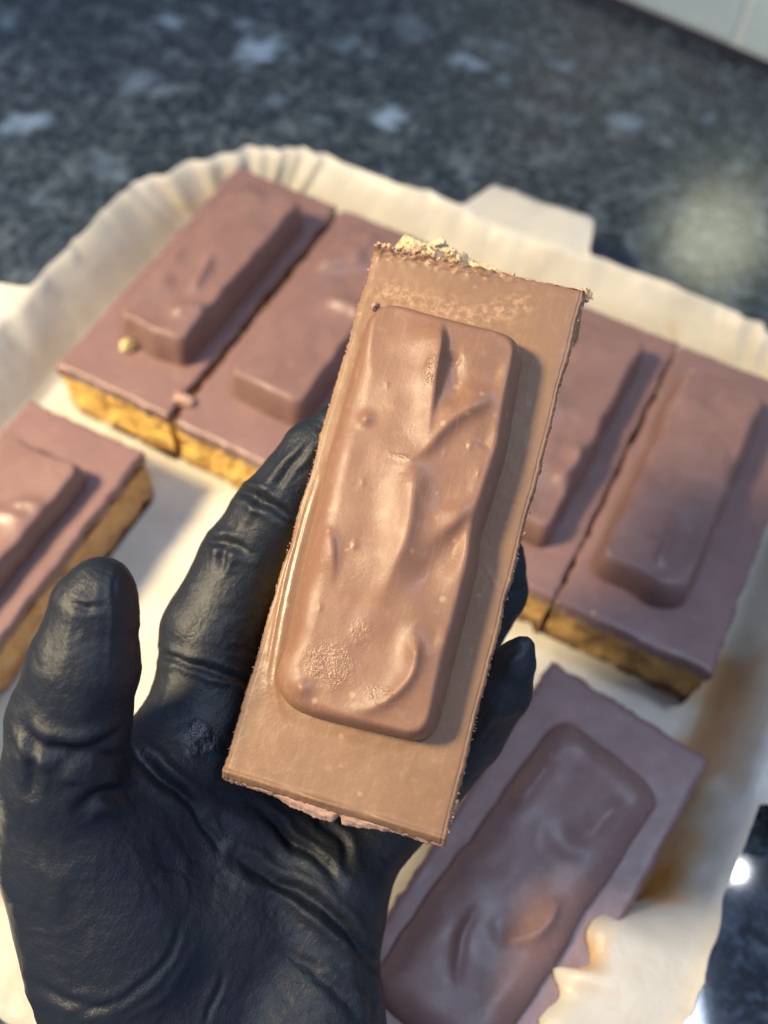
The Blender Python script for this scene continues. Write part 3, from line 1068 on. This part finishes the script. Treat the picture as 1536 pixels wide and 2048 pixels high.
def field(prims, k):
    d = None
    for (A, B) in prims:
        (a, ra), (b, rb) = pt(A), pt(B)
        mn = np.minimum(a - ra, b - rb) - 1.2
        mx = np.maximum(a + ra, b + rb) + 1.2
        i0 = np.clip(((mn - lo) / h).astype(int), 0, ns)
        i1 = np.clip(((mx - lo) / h).astype(int) + 1, 0, ns)
        sl = tuple(slice(i0[q], i1[q]) for q in range(3))
        if d is None:
            d = np.full(tuple(ns), 3.0, np.float32)
        if min(i1 - i0) > 0:
            d[sl] = smin(d[sl], cone_sd(G[sl], a, b, ra, rb).astype(np.float32), k)
    return d


S = field(PALM, 0.8)
for nm, ch in CH.items():
    f_ = field(list(zip(ch[:-1], ch[1:])), 0.18)
    S = smin(S, f_, 0.55 if nm != 'thumb' else 0.5)


def surface_nets(S):
    ins = S < 0
    nx, ny, nz = S.shape
    cnt = np.zeros((nx - 1, ny - 1, nz - 1), np.uint8)
    cor = [(a, b, c) for a in (0, 1) for b in (0, 1) for c in (0, 1)]
    for (a, b, c) in cor:
        cnt += ins[a:nx - 1 + a, b:ny - 1 + b, c:nz - 1 + c]
    act = np.argwhere((cnt > 0) & (cnt < 8))
    vid = np.full(cnt.shape, -1, np.int64)
    vid[tuple(act.T)] = np.arange(len(act))
    acc = np.zeros((len(act), 3))
    num = np.zeros(len(act))
    for i, ca in enumerate(cor):
        for ax in range(3):
            if ca[ax]:
                continue
            cb = list(ca)
            cb[ax] = 1
            va = S[act[:, 0] + ca[0], act[:, 1] + ca[1], act[:, 2] + ca[2]]
            vb = S[act[:, 0] + cb[0], act[:, 1] + cb[1], act[:, 2] + cb[2]]
            m = (va < 0) != (vb < 0)
            t = np.where(m, va / np.where(m, va - vb, 1), 0)
            p = np.array(ca, float) + np.zeros((len(act), 3))
            p[:, ax] += t
            acc[m] += p[m]
            num[m] += 1
    V = act + acc / num[:, None]
    quads = []
    for ax in range(3):
        o1, o2 = (ax + 1) % 3, (ax + 2) % 3
        s0 = [slice(1, -1)] * 3
        s1 = [slice(1, -1)] * 3
        s0[ax] = slice(0, S.shape[ax] - 1)
        s1[ax] = slice(1, S.shape[ax])
        A, B = ins[tuple(s0)], ins[tuple(s1)]
        for flip in (0, 1):
            e = np.argwhere((A & ~B) if not flip else (~A & B))
            e = e + np.array([0 if q == ax else 1 for q in range(3)])
            d1, d2 = np.zeros(3, int), np.zeros(3, int)
            d1[o1] = 1
            d2[o2] = 1
            q = [vid[tuple((e - d1 - d2).T)], vid[tuple((e - d2).T)], vid[tuple(e.T)], vid[tuple((e - d1).T)]]
            q = np.stack(q, 1)
            quads.append(q[:, ::-1] if flip else q)
    Q = np.vstack(quads)
    return V, Q[(Q >= 0).all(1)]


HV, HF = surface_nets(S)
HV = lo + HV * h
del G


def vnormals(V, Q):
    n = np.zeros_like(V)
    fn = np.cross(V[Q[:, 2]] - V[Q[:, 0]], V[Q[:, 3]] - V[Q[:, 1]])
    for k in range(4):
        np.add.at(n, Q[:, k], fn)
    return n / (np.linalg.norm(n, axis=1)[:, None] + 1e-12)


# relax the net
E_ = np.vstack([HF[:, [0, 1]], HF[:, [1, 2]], HF[:, [2, 3]], HF[:, [3, 0]]])
for it in range(3):
    sm = np.zeros_like(HV)
    cn = np.zeros(len(HV))
    np.add.at(sm, E_[:, 0], HV[E_[:, 1]])
    np.add.at(cn, E_[:, 0], 1)
    HV = HV * 0.4 + 0.6 * sm / np.maximum(cn, 1)[:, None]
HN = vnormals(HV, HF)
hp = np.c_[W / 2 + F * HV[:, 0] / -HV[:, 2], H / 2 - F * HV[:, 1] / -HV[:, 2]]
front = sstep(0.05, 0.4, HN[:, 2])
disp = 0.022 * fbm(HV * 0.9 + 3, 3) + 0.007 * fbm(HV * np.array([3.0, 3.0, 3.0]), 3)
net = (1 - np.abs(perlin(HV * np.array([0.9, 0.9, 0.9]) + 0.5 * np.stack([perlin(HV * .7 + 20), perlin(HV * .7 + 40), perlin(HV * .7 + 60)], -1)))) ** 14
disp = disp - 0.025 * net * sstep(-0.2, 0.5, fbm(HV * 0.5 + 8, 2))
net2 = (1 - np.abs(perlin(HV * np.array([1.6, 2.6, 1.6]) + 31))) ** 10
disp = disp + 0.016 * net2 * sstep(-0.1, 0.5, fbm(HV * 0.6 + 18, 2))
# folds of loose latex: (polyline in photo pixels, depth cm (+ = furrow), width px, ridge beside it)
FOLDS = [
    ([(42, 1452), (80, 1488), (140, 1502), (200, 1490), (245, 1462)], .16, 13, .08), ([(105, 1530), (160, 1520), (215, 1514), (255, 1500)], .18, 15, .05),
    ([(62, 1480), (70, 1530), (62, 1590)], .08, 10, .05), ([(160, 1618), (190, 1596), (230, 1590), (262, 1580)], .12, 13, .07), ([(100, 1540), (150, 1556), (200, 1566)], -.07, 14, 0),
    ([(125, 1400), (170, 1430), (215, 1478)], -.05, 10, .02), ([(135, 1208), (165, 1218), (208, 1212)], .06, 8, .02), ([(232, 1130), (215, 1180), (222, 1260), (212, 1340)], -.05, 9, .02),
    ([(128, 1320), (140, 1260), (150, 1215)], -.03, 8, .0),
    ([(450, 988), (490, 985), (525, 1000), (560, 1025), (600, 1055)], .13, 9, .07), ([(520, 985), (516, 1005)], .10, 7, .02), ([(395, 1076), (430, 1085), (462, 1088), (500, 1110)], .10, 9, .05),
    ([(456, 1088), (448, 1118), (440, 1135)], .10, 8, .04), ([(470, 1080), (500, 1025), (560, 940), (640, 870)], -.06, 10, 0), ([(545, 985), (580, 930), (630, 880)], .07, 7, .04),
    ([(283, 1302), (330, 1312), (390, 1328), (450, 1350), (500, 1370)], .10, 7, .04), ([(345, 1290), (342, 1340), (330, 1420)], -.035, 9, 0),
    ([(262, 1498), (300, 1535), (345, 1575), (400, 1610)], .17, 12, .07), ([(345, 1560), (390, 1620), (430, 1680), (440, 1710)], .06, 9, .03),
    ([(470, 1715), (530, 1752), (600, 1785), (650, 1820), (700, 1870), (745, 1925), (782, 1970)], .16, 13, .09), ([(500, 1740), (580, 1800), (660, 1860), (740, 1945)], -.06, 12, 0),
    ([(545, 1640), (590, 1690), (640, 1720), (680, 1770)], .09, 10, .05), ([(590, 1600), (640, 1640), (690, 1690), (700, 1740)], .08, 9, .04), ([(500, 1600), (560, 1660), (600, 1720)], .06, 10, .03),
    ([(362, 1845), (345, 1900), (300, 1960), (220, 2010), (140, 2032)], .045, 7, .02), ([(450, 1940), (430, 2000), (410, 2048)], .04, 7, .02), ([(390, 1900), (330, 1985), (240, 2045)], -.05, 12, .02),
    ([(60, 1700), (110, 1780), (120, 1880)], -.05, 22, 0), ([(60, 1960), (130, 2000), (220, 2020)], .05, 10, .03), ([(560, 1900), (650, 1960), (720, 2040)], .06, 12, .03),
    ([(1000, 1320), (1030, 1300), (1056, 1290)], .03, 8, .02), ([(930, 1500), (975, 1450), (1010, 1400)], -.05, 9, .02), ([(700, 1880), (740, 1990), (750, 2048)], .07, 10, .03),
    ([(783, 1820), (770, 1870), (785, 1930)], .07, 10, .0), ([(300, 1620), (360, 1700), (380, 1800)], -.04, 20, .0),
]
for (pl, dp, wpx, rd) in FOLDS:
    pl = smooth_poly(pl, 4)
    m = (hp[:, 0] > pl[:, 0].min() - 70) & (hp[:, 0] < pl[:, 0].max() + 70) & (hp[:, 1] > pl[:, 1].min() - 70) & (hp[:, 1] < pl[:, 1].max() + 70)
    ii = np.where(m)[0]
    if not len(ii):
        continue
    wob = np.stack([fbm(np.c_[hp[ii] / 60, np.zeros(len(ii))], 2), fbm(np.c_[hp[ii] / 60, np.ones(len(ii)) * 5], 2)], 1) * 7
    d, s, al = seg_dist(hp[ii] + wob, pl)
    fade = np.sin(np.clip(al, 0.02, 0.98) * math.pi) ** 0.5
    disp[ii] += fade * front[ii] * (-dp * np.exp(-(d / wpx) ** 2) + rd * np.exp(-((d - 2.1 * wpx) / (1.1 * wpx)) ** 2))
HV = HV + HN * disp[:, None]
wet = np.zeros(len(HV))
for (x, y, r, k) in ((395, 1470, 32, .9), (420, 1490, 26, .7), (385, 1500, 18, .6)):
    wet = np.maximum(wet, k * sstep(1.3, .4, np.hypot(hp[:, 0] - x, hp[:, 1] - y) / r + .4 * fbm(HV * 3, 2)))
HW = HV @ CM3.T + CAM
base_pt = at(430, 2300, 21.5)
hand = mesh('gloved_hand', HW - base_pt, HF, M_GLOVE, loc=base_pt, attr={'wet': wet})
tag(hand, 'left hand in a thin black nitrile glove, palm up, fingers curled round the held slice', 'hand')
